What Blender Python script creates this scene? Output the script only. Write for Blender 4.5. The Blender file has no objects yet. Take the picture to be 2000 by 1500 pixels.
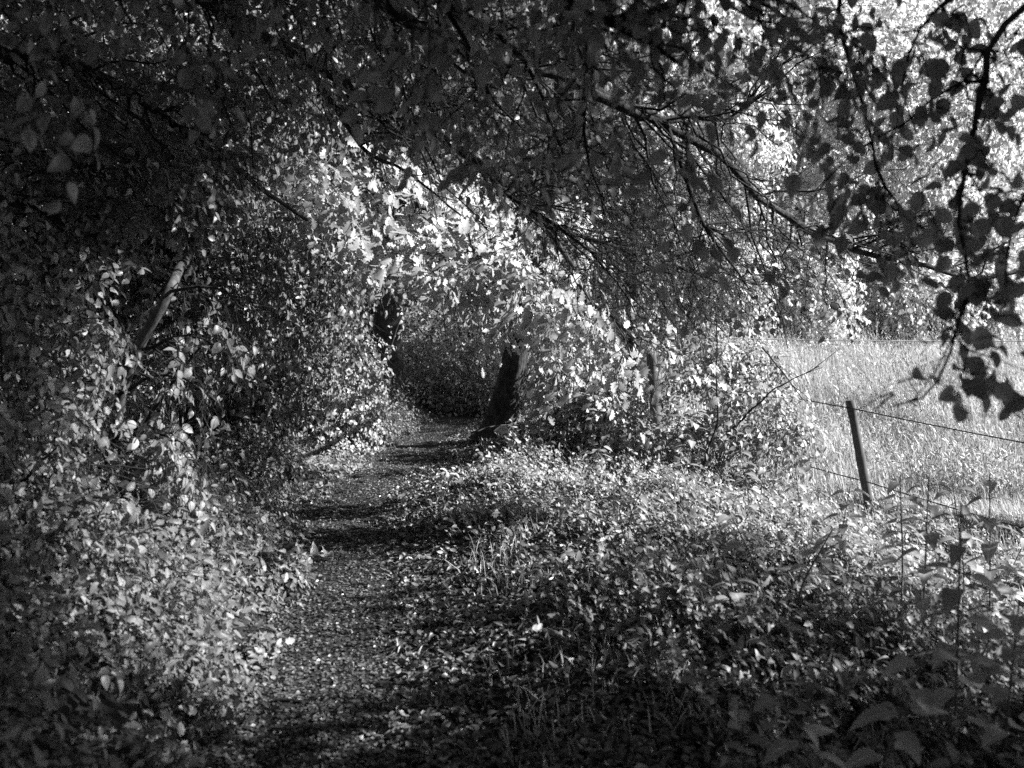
import bpy, math
import numpy as np
from mathutils import Vector

C = bpy.context.scene.collection
S = bpy.context.scene
rng = np.random.default_rng(11)

# ------------------------------------------------------------------ camera
PITCH = math.radians(3.79)
F = 1962.0                     # focal length in pixels of a 2000 wide frame
EYE = 1.6
cam = bpy.data.cameras.new('camera')
cam.lens = 36.0 * F / 2000.0
cam.sensor_width = 36.0
cam.clip_end = 400
cam.clip_start = 0.05
cam.dof.use_dof = True
cam.dof.focus_distance = 9.5
cam.dof.aperture_fstop = 3.0
co = bpy.data.objects.new('camera', cam)
co.location = (0, 0, EYE)
co.rotation_euler = (math.pi / 2 - PITCH, 0, 0)
C.objects.link(co)
S.camera = co

# ------------------------------------------------------------------ light
AZ, EL = math.radians(88), math.radians(33)
SUN = np.array([math.sin(AZ) * math.cos(EL), math.cos(AZ) * math.cos(EL), math.sin(EL)])
w = bpy.data.worlds.new('World')
S.world = w
w.use_nodes = True
nt = w.node_tree
for n in list(nt.nodes):
    nt.nodes.remove(n)
sky = nt.nodes.new('ShaderNodeTexSky')
sky.sky_type = 'NISHITA'
sky.sun_disc = False
sky.sun_elevation = EL
sky.sun_rotation = AZ
bw = nt.nodes.new('ShaderNodeSeparateColor')   # black-and-white film behind a red filter: only red counts
bg = nt.nodes.new('ShaderNodeBackground')
bg.inputs['Strength'].default_value = 0.055
wo = nt.nodes.new('ShaderNodeOutputWorld')
nt.links.new(sky.outputs[0], bw.inputs[0])
nt.links.new(bw.outputs[0], bg.inputs['Color'])
nt.links.new(bg.outputs[0], wo.inputs['Surface'])
sl = bpy.data.lights.new('sun', 'SUN')
sl.energy = 5.0
sl.angle = math.radians(0.5)
sl.color = (1, 1, 1)
so = bpy.data.objects.new('sun', sl)
so.rotation_euler = Vector(SUN).to_track_quat('Z', 'Y').to_euler()
so.location = (20, 5, 15)
C.objects.link(so)
S.view_settings.view_transform = 'Standard'
S.view_settings.look = 'None'
S.view_settings.gamma = 1
S.view_settings.exposure = 1.75
S.cycles.max_bounces = 5
S.cycles.diffuse_bounces = 3
S.cycles.glossy_bounces = 2
S.cycles.transmission_bounces = 3
S.cycles.transparent_max_bounces = 4
S.cycles.caustics_reflective = False
S.cycles.caustics_refractive = False
S.cycles.use_denoising = False
S.cycles.sample_clamp_direct = 5
S.cycles.sample_clamp_indirect = 2


# ------------------------------------------------------------------ materials
def new_mat(name):
    m = bpy.data.materials.new(name)
    m.use_nodes = True
    t = m.node_tree
    for n in list(t.nodes):
        t.nodes.remove(n)
    return m, t, t.nodes.new('ShaderNodeOutputMaterial')


def leaf_mat(name, lo, hi, trans=0.4, gloss=0.05, rough=0.4, veins=0.0, spots=0.0):
    m, t, out = new_mat(name)
    N, L = t.nodes, t.links
    geo = N.new('ShaderNodeNewGeometry')
    mr = N.new('ShaderNodeMapRange')
    mr.inputs['To Min'].default_value = lo
    mr.inputs['To Max'].default_value = hi
    L.new(geo.outputs['Random Per Island'], mr.inputs['Value'])
    val = mr.outputs[0]
    if veins:
        uv = N.new('ShaderNodeUVMap')
        sp = N.new('ShaderNodeSeparateXYZ')
        L.new(uv.outputs[0], sp.inputs[0])

        def mth(op, a, b=None, c=None):
            q = N.new('ShaderNodeMath')
            q.operation = op
            for i, v in enumerate((a, b, c)):
                if v is None:
                    continue
                if isinstance(v, (int, float)):
                    q.inputs[i].default_value = v
                else:
                    L.new(v, q.inputs[i])
            return q.outputs[0]
        ax = mth('ABSOLUTE', sp.outputs[0])
        lat = mth('SINE', mth('MULTIPLY', mth('SUBTRACT', sp.outputs[1], mth('MULTIPLY', ax, 0.35)), 52.0))
        lat = mth('SMOOTHSTEP', lat, 0.75, 1.0) if False else mth('POWER', mth('MAXIMUM', lat, 0.0), 6.0)
        mid = mth('LESS_THAN', ax, 0.035)
        v = mth('MAXIMUM', lat, mid)
        fac = mth('MULTIPLY_ADD', v, veins, 1.0)
        val = mth('MULTIPLY', val, fac)
    if spots:
        tc = N.new('ShaderNodeTexCoord')
        no = N.new('ShaderNodeTexNoise')
        no.inputs['Scale'].default_value = 45
        no.inputs['Detail'].default_value = 3
        L.new(tc.outputs['Object'], no.inputs['Vector'])
        cr = N.new('ShaderNodeMapRange')
        cr.inputs['From Min'].default_value = 0.35
        cr.inputs['From Max'].default_value = 0.65
        cr.inputs['To Min'].default_value = 1 - spots
        cr.inputs['To Max'].default_value = 1 + spots * 0.4
        L.new(no.outputs[0], cr.inputs['Value'])
        q = N.new('ShaderNodeMath')
        q.operation = 'MULTIPLY'
        L.new(val, q.inputs[0])
        L.new(cr.outputs[0], q.inputs[1])
        val = q.outputs[0]
    d = N.new('ShaderNodeBsdfDiffuse')
    tr = N.new('ShaderNodeBsdfTranslucent')
    gl = N.new('ShaderNodeBsdfGlossy')
    gl.inputs['Roughness'].default_value = rough
    L.new(val, d.inputs['Color'])
    L.new(val, tr.inputs['Color'])
    gl.inputs['Color'].default_value = (1, 1, 1, 1)
    m1 = N.new('ShaderNodeMixShader')
    m1.inputs[0].default_value = trans
    L.new(d.outputs[0], m1.inputs[1])
    L.new(tr.outputs[0], m1.inputs[2])
    m2 = N.new('ShaderNodeMixShader')
    m2.inputs[0].default_value = gloss
    L.new(m1.outputs[0], m2.inputs[1])
    L.new(gl.outputs[0], m2.inputs[2])
    L.new(m2.outputs[0], out.inputs['Surface'])
    return m


def rough_mat(name, lo, hi, scale=8, stretch=(1, 1, 1), bump=0.4, dist=0.02, detail=6, rough=0.85):
    m, t, out = new_mat(name)
    N, L = t.nodes, t.links
    tc = N.new('ShaderNodeTexCoord')
    mp = N.new('ShaderNodeMapping')
    mp.inputs['Scale'].default_value = stretch
    L.new(tc.outputs['Object'], mp.inputs['Vector'])
    no = N.new('ShaderNodeTexNoise')
    no.inputs['Scale'].default_value = scale
    no.inputs['Detail'].default_value = detail
    no.inputs['Roughness'].default_value = 0.65
    L.new(mp.outputs[0], no.inputs['Vector'])
    mr = N.new('ShaderNodeMapRange')
    mr.inputs['From Min'].default_value = 0.3
    mr.inputs['From Max'].default_value = 0.7
    mr.inputs['To Min'].default_value = lo
    mr.inputs['To Max'].default_value = hi
    L.new(no.outputs[0], mr.inputs['Value'])
    p = N.new('ShaderNodeBsdfPrincipled')
    p.inputs['Roughness'].default_value = rough
    p.inputs['Specular IOR Level'].default_value = 0.2
    L.new(mr.outputs[0], p.inputs['Base Color'])
    b = N.new('ShaderNodeBump')
    b.inputs['Strength'].default_value = bump
    b.inputs['Distance'].default_value = dist
    L.new(no.outputs[0], b.inputs['Height'])
    L.new(b.outputs[0], p.inputs['Normal'])
    L.new(p.outputs[0], out.inputs['Surface'])
    return m


M_canopy = leaf_mat('canopy leaf', 0.13, 0.24, 0.45, 0.03, 0.35, veins=0.35)
M_edge = leaf_mat('hanging leaf', 0.20, 0.36, 0.5, 0.07, 0.35, veins=-0.3)
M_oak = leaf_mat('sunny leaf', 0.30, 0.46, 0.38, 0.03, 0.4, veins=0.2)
M_hazel = leaf_mat('hazel leaf', 0.17, 0.30, 0.35, 0.03, 0.45, veins=0.3)
M_shrub = leaf_mat('shrub leaf', 0.20, 0.38, 0.35, 0.03, 0.4)
M_wood = leaf_mat('wood leaf', 0.11, 0.22, 0.35, 0.025, 0.45)
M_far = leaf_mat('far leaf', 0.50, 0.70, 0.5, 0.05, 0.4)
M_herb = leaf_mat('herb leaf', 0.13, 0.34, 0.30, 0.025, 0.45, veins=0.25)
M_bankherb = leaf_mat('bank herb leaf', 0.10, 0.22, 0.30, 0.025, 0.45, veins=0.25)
M_nettle = leaf_mat('nettle leaf', 0.24, 0.42, 0.35, 0.06, 0.4, veins=0.35)
M_fern = leaf_mat('fern leaf', 0.10, 0.20, 0.35, 0.04, 0.45)
M_grass = leaf_mat('grass blade', 0.22, 0.66, 0.35, 0.05, 0.4)
M_litter = leaf_mat('fallen leaf', 0.03, 0.30, 0.12, 0.05, 0.4, spots=0.5)
M_crumb = leaf_mat('path litter', 0.015, 0.18, 0.08, 0.05, 0.4)
M_pale = leaf_mat('pale leaf', 0.32, 0.5, 0.3, 0.05, 0.4)
M_bark = rough_mat('dark bark', 0.006, 0.085, 16, (1, 1, .45), 1.0, 0.05, 9)
M_twig = rough_mat('twig bark', 0.015, 0.05, 20, (1, 1, 1), 0.3, 0.01)
M_stem = rough_mat('smooth stem bark', 0.03, 0.15, 14, (1, 1, .4), 0.4, 0.01)
M_gstem = rough_mat('green stem', 0.08, 0.16, 20, (1, 1, 1), 0.1, 0.005)
M_soil = rough_mat('soil', 0.010, 0.055, 6, (1, 1, 1), 1.0, 0.03, 10)
M_path = rough_mat('trodden soil', 0.010, 0.05, 25, (1, 1, 1), 1.0, 0.02, 10)
M_post = rough_mat('weathered post', 0.04, 0.12, 10, (1, 1, .12), 0.7, 0.01)
M_wire = rough_mat('rusty wire', 0.02, 0.05, 40, (1, 1, 1), 0.2, 0.002, 3, 0.6)
M_tape = rough_mat('white fence tape', 0.7, 0.8, 40, (1, 1, 1), 0.1, 0.002, 3, 0.6)


# ------------------------------------------------------------------ geometry helpers
def unit(a):
    return a / np.maximum(np.linalg.norm(a, axis=-1, keepdims=True), 1e-9)


def at(px, py, Y):
    c, s = math.cos(PITCH), math.sin(PITCH)
    dx, dz = (px - 1000) / F, -(py - 750) / F
    d = np.array([dx, c + dz * s, -s + dz * c])
    t = Y / d[1]
    return np.array([d[0] * t, Y, EYE + d[2] * t])


PY = [-3, 1.0, 3.6, 4.6, 5.4, 6.5, 7.8, 9.5, 11.2, 13, 14.3, 17, 22, 40]
PX = [-.9, -.75, -.73, -.84, -.91, -1.08, -1.36, -1.36, -1.2, -1.12, -1.0, -.8, -1.4, -4]


def pathx(y):
    return np.interp(y, PY, PX)


def sstep(a, b, x):
    t = np.clip((x - a) / (b - a), 0, 1)
    return t * t * (3 - 2 * t)


def fx(y):      # the fence line
    return np.interp(y, [3, 7.5, 10.3, 13, 30], [7.6, 5.4, 3.6, 1.9, 2.0])


def gh(x, y):
    x = np.asarray(x, float)
    y = np.asarray(y, float)
    u = x - pathx(y)
    mid = sstep(6.8, 8.6, y) * sstep(14.5, 12.5, y)
    z = 0.55 * sstep(0, 1, (-0.27 - .12 * mid - u) / (1.08 + 1.0 * mid)) + 0.22 * np.maximum(-1.5 - u, 0) * (u > -6) + 0.22 * 4.5 * (u <= -6)
    z = z + 0.14 * sstep(0.4, 1.3, u) - 0.55 * sstep(2.5, 5.0, u)
    z = z + 0.5 * sstep(14, 27, y) * sstep(1.0, 4.0, x)
    z = z + 0.03 * np.sin(2.1 * x + 1.3 * y) * np.cos(1.7 * y - .6 * x) * sstep(0.3, 0.8, np.abs(u))
    z = z + 0.012 * np.sin(5.3 * x + 2.0) * np.sin(4.4 * y)
    return z


def mesh_obj(name, V, Fc, mat, parent=None, uv=None, smooth=False):
    me = bpy.data.meshes.new(name)
    V = np.ascontiguousarray(V, dtype=np.float32)
    Fc = np.ascontiguousarray(Fc, dtype=np.int32)
    me.vertices.add(len(V))
    me.vertices.foreach_set('co', V.ravel())
    k = Fc.shape[1]
    me.loops.add(Fc.size)
    me.loops.foreach_set('vertex_index', Fc.ravel())
    me.polygons.add(len(Fc))
    me.polygons.foreach_set('loop_start', np.arange(0, Fc.size, k, dtype=np.int32))
    if smooth:
        me.polygons.foreach_set('use_smooth', np.ones(len(Fc), dtype=bool))
    me.update(calc_edges=True)
    if uv is not None:
        ul = me.uv_layers.new(name='UVMap')
        ul.data.foreach_set('uv', np.ascontiguousarray(uv[Fc.ravel()], dtype=np.float32).ravel())
    me.materials.append(mat)
    o = bpy.data.objects.new(name, me)
    C.objects.link(o)
    if parent is not None:
        o.parent = parent
        o.matrix_parent_inverse.identity()
        o.location = (-parent.location[0], -parent.location[1], -parent.location[2])
    return o


def thing(name, label, cat, loc=(0, 0, 0), group=None):
    o = bpy.data.objects.new(name, None)
    o.empty_display_size = 0.2
    o.location = tuple(float(v) for v in loc)
    C.objects.link(o)
    o['label'] = label
    o['category'] = cat
    if group:
        o['group'] = group
    return o


def tag(o, label, cat=None, group=None, kind=None):
    if label:
        o['label'] = label
    if cat:
        o['category'] = cat
    if group:
        o['group'] = group
    if kind:
        o['kind'] = kind
    return o


def copy_tree(o, loc, rz, sc, label, group, parent=None):
    c = o.copy()
    C.objects.link(c)
    c.location = tuple(float(v) for v in loc)
    c.rotation_euler = (0, 0, rz)
    c.scale = (sc, sc, sc)
    c['label'] = label
    if group:
        c['group'] = group
    for ch in list(o.children):
        d = ch.copy()
        C.objects.link(d)
        d.parent = c
    return c


class Tubes:
    def __init__(s):
        s.V, s.F, s.n = [], [], 0

    def add(s, P, R, sides=5):
        P = np.asarray(P, float)
        R = np.asarray(R, float)
        if P.ndim == 2:
            P, R = P[None], R[None]
        N, K = P.shape[:2]
        if N == 0:
            return
        T = unit(np.gradient(P, axis=1))
        m = unit(P[:, -1] - P[:, 0])
        ref = np.where(np.abs(m[:, 2:3]) > .8, np.array([[1., .13, 0]]), np.array([[.05, .1, 1.]]))
        U = unit(np.cross(T, ref[:, None, :]))
        W = np.cross(T, U)
        a = np.arange(sides) * 2 * np.pi / sides
        V = P[:, :, None] + R[:, :, None, None] * (np.cos(a)[:, None] * U[:, :, None] + np.sin(a)[:, None] * W[:, :, None])
        i = np.arange(N)[:, None, None] * K * sides + np.arange(K - 1)[None, :, None] * sides
        j = np.arange(sides)[None, None]
        j2 = (j + 1) % sides
        q = np.stack([i + j, i + j2, i + sides + j2, i + sides + j], -1).reshape(-1, 4)
        s.V.append(V.reshape(-1, 3))
        s.F.append(q + s.n)
        s.n += N * K * sides

    def build(s, name, mat, parent=None):
        if not s.V:
            return None
        return mesh_obj(name, np.concatenate(s.V), np.concatenate(s.F), mat, parent, smooth=True)


def tmpl(ys, ws, fold=0.22, curl=0.22):
    """leaf: midrib column and two edge columns; x across, y along, z normal"""
    V, uv, Fc = [], [], []
    n = len(ys)
    for y in ys:
        V.append((0, y, -curl * y * y))
        uv.append((0, y))
    L = {}
    for i in range(1, n - 1):
        for sgn in (-1, 1):
            L[i, sgn] = len(V)
            V.append((sgn * ws[i], ys[i], fold * ws[i] - curl * ys[i] ** 2))
            uv.append((sgn * ws[i], ys[i]))
    for sgn in (-1, 1):
        def tri(a, b, c):
            Fc.append((a, b, c) if sgn > 0 else (a, c, b))
        tri(0, L[1, sgn], 1)
        for i in range(1, n - 2):
            tri(i, L[i, sgn], L[i + 1, sgn])
            tri(i, L[i + 1, sgn], i + 1)
        tri(n - 2, L[n - 2, sgn], n - 1)
    return np.array(V, float), np.array(Fc), np.array(uv, float)


T_OV = tmpl([0, .04, .16, .34, .56, .78, .92, 1.0], [0, .11, .27, .33, .30, .18, .06, 0], .28, .28)
T_RND = tmpl([0, .04, .16, .36, .6, .82, .94, 1.0], [0, .16, .31, .39, .38, .27, .13, 0], .25, .3)
T_OVM = tmpl([0, .14, .42, .74, 1.0], [0, .23, .33, .19, 0], .28, .28)
T_HERB = tmpl([0, .2, .28, .5, .58, .8, 1.0], [0, .24, .17, .28, .2, .16, 0], .3, .3)
T_SM = tmpl([0, .4, 1.0], [0, .34, 0])
T_OAK = tmpl([0, .1, .22, .32, .45, .56, .7, .8, .92, 1.0], [0, .05, .2, .11, .32, .17, .36, .2, .2, 0])
T_NET = tmpl([0, .06, .12, .22, .26, .37, .41, .53, .57, .69, .73, .83, .87, 1.0],
             [0, .18, .24, .30, .26, .29, .245, .25, .2, .19, .145, .12, .08, 0], .2, .35)
T_DIA = (np.array([(0, 0, 0), (.36, .45, .05), (0, 1, -.15), (-.36, .45, .05)], float),
         np.array([(0, 1, 2), (0, 2, 3)]), np.array([(0, 0), (.36, .45), (0, 1), (-.36, .45)], float))


class Leaves:
    def __init__(s):
        s.p, s.d, s.n, s.z, s.w = [], [], [], [], []

    def add(s, p, d, n, z, w=None):
        s.p.append(p)
        s.d.append(d)
        s.n.append(n)
        s.z.append(z)
        s.w.append(np.ones(len(z)) if w is None else w)

    def build(s, name, mat, T, parent=None, keep=None, curl=(0.3, 1.6)):
        if not s.p:
            return None
        p, d, n, z, w_ = [np.concatenate(q) for q in (s.p, s.d, s.n, s.z, s.w)]
        if keep is not None:
            k = keep(p)
            p, d, n, z, w_ = p[k], d[k], n[k], z[k], w_[k]
        if len(p) == 0:
            return None
        d = unit(d)
        X = unit(np.cross(d, n))
        n = np.cross(X, d)
        TV, TF, TU = T
        cu = rng.uniform(*curl, len(p))
        V = p[:, None] + z[:, None, None] * (TV[None, :, 0:1] * w_[:, None, None] * X[:, None]
                                             + TV[None, :, 1:2] * d[:, None]
                                             + TV[None, :, 2:3] * cu[:, None, None] * n[:, None])
        Fc = (TF[None] + (np.arange(len(p)) * len(TV))[:, None, None]).reshape(-1, 3)
        uv = np.tile(TU, (len(p), 1))
        return mesh_obj(name, V.reshape(-1, 3), Fc, mat, parent, uv)


UP = np.array([0, 0, 1.])
DOWN = -UP


def rand_unit(n):
    return unit(rng.normal(size=(n, 3)))


def sprays(p0, d, Lh, K, lsize, lv, tubes, nb=SUN, njit=.35, droop=.3, ldroop=.35, tr=.0022, sides=3, keep=None, wid=(.85, 1.15)):
    """twigs with two rows of alternating leaves"""
    if keep is not None:
        k = keep(p0)
        p0, d, Lh = p0[k], d[k], Lh[k]
    N = len(p0)
    if N == 0:
        return
    s = np.linspace(0, 1, 5)[None, :, None]
    P = p0[:, None] + d[:, None] * Lh[:, None, None] * s + DOWN * (droop * Lh)[:, None, None] * s ** 2
    P[:, 1:] += rng.normal(size=P[:, 1:].shape) * (.03 * Lh)[:, None, None]
    if tubes is not None:
        tubes.add(P, tr * (1.2 - .8 * np.linspace(0, 1, 5))[None] * np.ones((N, 1)), sides)
    t = (np.arange(K) + .6) / K
    t = np.clip(t[None] + rng.uniform(-.4, .4, (N, K)) / K, .03, 1)
    q = p0[:, None] + d[:, None] * (Lh[:, None] * t)[..., None] + DOWN * ((droop * Lh)[:, None] * t ** 2)[..., None]
    tan = unit(d[:, None] + DOWN * (2 * droop * t)[..., None])
    nbv = unit(np.asarray(nb, float) + rng.normal(size=(N, 1, 3)) * njit * .6)
    side = unit(np.cross(tan, np.broadcast_to(nbv, tan.shape)))
    sg = np.where(np.arange(K) % 2, 1., -1.)[None, :, None] * np.where(rng.random((N, 1, 1)) < .5, 1, -1)
    ld = unit(.45 * tan + .75 * side * sg + DOWN * ldroop + rng.normal(size=tan.shape) * .22)
    ln = unit(nbv + rng.normal(size=tan.shape) * njit)
    z = rng.uniform(*lsize, (N, K)) * (1 - .25 * np.abs(t - .5))
    lv.add(q.reshape(-1, 3) + .1 * z.reshape(-1, 1) * ld.reshape(-1, 3), ld.reshape(-1, 3), ln.reshape(-1, 3), z.ravel(), rng.uniform(*wid, N * K))


def catmull(pts, step=.12, wob=.0):
    P = np.asarray(pts, float)
    P = np.vstack([2 * P[0] - P[1], P, 2 * P[-1] - P[-2]])
    out = []
    for i in range(1, len(P) - 2):
        n = max(2, int(np.linalg.norm(P[i + 1] - P[i]) / step))
        t = np.linspace(0, 1, n, endpoint=False)[:, None]
        a, b, c, d = P[i - 1], P[i], P[i + 1], P[i + 2]
        out.append(.5 * (2 * b + (c - a) * t + (2 * a - 5 * b + 4 * c - d) * t ** 2 + (3 * b - a - 3 * c + d) * t ** 3))
    out.append(P[-2][None])
    out = np.concatenate(out)
    if wob:
        k = rng.normal(size=(len(out), 3)) * wob
        k = (k + np.roll(k, 1, 0) + np.roll(k, -1, 0)) / 2
        k[0] = k[-1] = 0
        out = out + k
    return out


def grow(root, limbs, leafmat, T, nb=5, bl=(.5, 1.2), bdroop=.25, ntw=6, tl=(.25, .45), tdroop=.3, K=8,
         lsize=(.06, .085), nbias=SUN, njit=.35, ldroop=.35, keep=None, bias=(0, 0, -.3), t0=.25, tkeep=None, woodmat=None,
         part='branch'):
    woodmat = woodmat or M_bark
    tw, lv = Tubes(), Leaves()
    for pts, r0, r1 in limbs:
        P = catmull(pts, .12, .012)
        R = np.linspace(r0, r1, len(P))
        R = R * (1 + .08 * rng.normal(size=len(P)))
        b = Tubes()
        b.add(P, R, 9)
        b.build(part, woodmat, root)
        Lg = np.linalg.norm(np.diff(P, axis=0), axis=1).sum()
        B = max(2, int(nb * Lg))
        idx = np.clip((rng.uniform(t0, 1, B) * (len(P) - 1)).astype(int), 0, len(P) - 2)
        p0 = P[idx]
        tan = unit(P[idx + 1] - P[idx])
        rp = rand_unit(B)
        rp = unit(rp - (rp * tan).sum(1, keepdims=True) * tan)
        d = unit(.6 * tan + .85 * rp + np.array(bias))
        L = rng.uniform(*bl, B)
        s = np.linspace(0, 1, 7)[None, :, None]
        BP = p0[:, None] + d[:, None] * L[:, None, None] * s + DOWN * (bdroop * L)[:, None, None] * s ** 2
        wv = rng.normal(size=BP.shape) * .025
        wv[:, 0] = 0
        BP = BP + wv
        rb = np.minimum(R[idx] * .5, .004 + .006 * L)
        if tkeep is not None:
            k = tkeep(BP[:, 3])
            BP, rb, d, L = BP[k], rb[k], d[k], L[k]
            B = len(BP)
            if B == 0:
                continue
        tw.add(BP, rb[:, None] * np.linspace(1, .35, 7)[None], 5)
        tt = rng.uniform(.15, 1, (B, ntw))
        tt[:, 0] = 1
        ii = np.clip((tt * 6).astype(int), 0, 5)
        fr = tt * 6 - ii
        ar = np.arange(B)[:, None]
        q = BP[ar, ii] * (1 - fr[..., None]) + BP[ar, ii + 1] * fr[..., None]
        bt = unit(BP[ar, ii + 1] - BP[ar, ii])
        rp = rng.normal(size=bt.shape)
        rp = unit(rp - (rp * bt).sum(-1, keepdims=True) * bt)
        td = unit(.6 * bt + .7 * rp + np.array(bias) * .6)
        sprays(q.reshape(-1, 3), td.reshape(-1, 3), rng.uniform(*tl, B * ntw), K, lsize, lv, tw, nbias, njit, tdroop, ldroop, keep=tkeep)
    tw.build('twigs', M_twig, root)
    return lv.build('foliage', leafmat, T, root, keep)


def fill(n, c, r, shell=2.2):
    u = rand_unit(n)
    return np.asarray(c) + u * np.asarray(r) * (rng.random((n, 1)) ** (1 / shell)), u


def crown(root, blobs, leafmat, T, tl=(.4, .7), K=8, lsize=(.08, .11), nbias=SUN, njit=.5, droop=.35, ldroop=.35, keep=None, tkeep=None,
          out=.6, bias=(0, 0, -.3), woodmat=None, name='foliage', twigs=True, sides=3, tr=.003):
    lv = Leaves()
    tw = Tubes() if twigs else None
    for c, r, n in blobs:
        p, u = fill(n, c, r)
        d = unit(u * out + rng.normal(size=(n, 3)) * .5 + np.array(bias))
        sprays(p, d, rng.uniform(*tl, n), K, lsize, lv, tw, nbias, njit, droop, ldroop, tr, sides, keep=tkeep)
    if twigs:
        tw.build('twigs', M_twig, root)
    return lv.build(name, leafmat, T, root, keep)


def trunk(root, pts, r0, r1, mat=None, flare=.5, sides=14, name='trunk', rough=.05):
    P = catmull(pts, .1, .006)
    t = np.linspace(0, 1, len(P))
    hgt = np.linalg.norm(P - P[0], axis=1)
    R = r0 + (r1 - r0) * t + r0 * flare * np.exp(-hgt / (.9 * r0 + .05))
    b = Tubes()
    K = len(P)
    b.add(P, R, sides)
    V = b.V[0].reshape(K, sides, 3)
    if rough:
        a = np.arange(sides) * 2 * np.pi / sides
        ph = rng.uniform(0, 6, 3)
        k = 1 + rough * (np.sin(3 * a[None] + ph[0] + hgt[:, None] * .8) + .6 * np.sin(5 * a[None] + ph[1] - hgt[:, None] * 1.3))
        k = k + rng.normal(size=(K, sides)) * rough * .4
        V = P[:, None] + (V - P[:, None]) * k[..., None]
        b.V[0] = V.reshape(-1, 3)
    return b.build(name, mat or M_bark, root)


# ------------------------------------------------------------------ where the canopy has gaps for the sun
GAPS = []


def gap(px, py, Y, r, p=1.0):
    GAPS.append((at(px, py, Y), r, p))


gap(370, 770, 5.6, .85, 1)
gap(360, 640, 5.7, .6, 1)
gap(390, 900, 5.6, .8, 1)
gap(430, 640, 6.0, .5, .95)
gap(260, 870, 5.5, .3, .8)
gap(470, 1060, 6.3, .75, .9)
gap(560, 1120, 6.0, .35, .9)
gap(630, 1085, 6.6, .38, .9)
gap(800, 1130, 6.4, .5, .6)
gap(720, 400, 8.2, .75, .8)
gap(560, 430, 8.0, .5, .6)
gap(850, 500, 7.8, .60, .95)
gap(950, 600, 7.6, .62, 1)
gap(1060, 660, 7.8, .55, 1)
gap(1180, 700, 8.4, .5, 1)
gap(680, 770, 12, .95, 1)
gap(640, 850, 11.5, .8, 1)
gap(730, 700, 12, .6, .9)
gap(760, 900, 11.5, .5, .8)
gap(980, 960, 9.2, .85, .98)
gap(1150, 900, 10, .9, .98)
gap(1100, 1010, 8, .6, .8)
gap(1350, 880, 9.5, 1.1, 1)
gap(1400, 760, 10, .9, 1)
gap(1450, 1010, 7.8, .9, 1)
gap(1600, 1060, 7.2, .8, 1)
gap(1750, 1080, 6.8, .8, 1)
gap(1900, 1130, 6.4, .6, .9)
gap(1250, 1060, 7.2, .4, .5)
gap(1560, 1190, 5.6, .3, .5)
gap(680, 960, 9.0, .4, .5)
gap(760, 1010, 8.0, .35, .5)
gap(640, 1230, 5.2, .3, .35)
gap(180, 1060, 5.0, .5, .8)
gap(280, 1230, 4.6, .45, .6)
gap(700, 1180, 5.7, .5, .5)
gap(690, 960, 9.2, .7, .85)
gap(830, 860, 12.5, .8, .9)
gap(300, 1350, 4.2, .95, .62)
gap(700, 1350, 4.3, .5, .4)
gap(1700, 1300, 4.3, .7, .4)
gap(120, 1150, 4.3, .7, .5)
gap(150, 1350, 3.9, .7, .5)
gap(380, 1300, 4.5, .4, .55)
gap(1720, 1240, 2.8, .35, .55)
gap(1200, 500, 6.0, .6, .35)
gap(1350, 560, 6.5, .5, .35)
gap(850, 230, 5.2, .6, .35)
gap(200, 1380, 4.0, .3, .7)
gap(1900, 1190, 5.2, .45, .7)
gap(1700, 1170, 5.4, .3, .6)
gap(1790, 1290, 4.4, .2, .6)
gap(270, 690, 5.9, .35, 1)
gap(560, 930, 8.8, .65, .8)
gap(470, 880, 8.4, .5, .7)
gap(620, 870, 10, .6, .8)
gap(300, 1130, 5.2, .5, .7)
gap(150, 1000, 4.8, .3, .5)
gap(100, 1250, 4.1, .4, .6)
for _k in range(26):
    gap(rng.uniform(60, 560), rng.uniform(1000, 1420), rng.uniform(4.2, 6.2), rng.uniform(.15, .32), 1)
for _k in range(22):
    gap(rng.uniform(640, 1500), rng.uniform(1120, 1400), rng.uniform(4.0, 6.0), rng.uniform(.05, .12), .8)


def sunlit(p, grow_r=1.0):
    """False where a leaf would stand in one of the gaps the sun comes through"""
    ok = np.ones(len(p), bool)
    for T, r, pr in GAPS:
        v = p - T
        al = v @ SUN
        pe = np.linalg.norm(v - al[:, None] * SUN, axis=1)
        rr = r * grow_r * 1.45 * rng.random(len(p)) ** .4
        ok &= ~((al > r * 1.1) & (pe < rr) & (rng.random(len(p)) < pr))
    g = p - SUN * (p[:, 2:3] / SUN[2])            # the open field lies in full sun
    ok &= ~((g[:, 1] > 7.9 - .24 * g[:, 0] + rng.random(len(p)) * 2.2) & (g[:, 0] > fx(g[:, 1]) - 1.0) & (p[:, 2] > 1.2) & (g[:, 1] < 28))
    return ok


def corridor(p):
    u = p[:, 0] - pathx(p[:, 1])
    return ~((np.abs(u) < .55) & (p[:, 2] < 2.0) & (p[:, 1] < 15.5))


def inview(p, m=0.0):
    x = p[:, 0] / np.maximum(p[:, 1], .05)
    z = (p[:, 2] - EYE) / np.maximum(p[:, 1], .05)
    return (p[:, 1] > 0) & (np.abs(x) < .51 + m) & (z < .316 + m)


def both(*fs):
    def f(p):
        k = np.ones(len(p), bool)
        for g in fs:
            k &= g(p)
        return k
    return f


# ------------------------------------------------------------------ ground
def sheet(name, xs, ys, mat, dz=0.0, hf=gh):
    X, Y = np.meshgrid(xs, ys)
    Z = hf(X, Y) + dz
    V = np.stack([X, Y, Z], -1).reshape(-1, 3)
    nx, ny = len(xs), len(ys)
    i = (np.arange(ny - 1)[:, None] * nx + np.arange(nx - 1)[None]).reshape(-1)
    return mesh_obj(name, V, np.stack([i, i + 1, i + nx + 1, i + nx], -1), mat, None, smooth=True)


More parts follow.
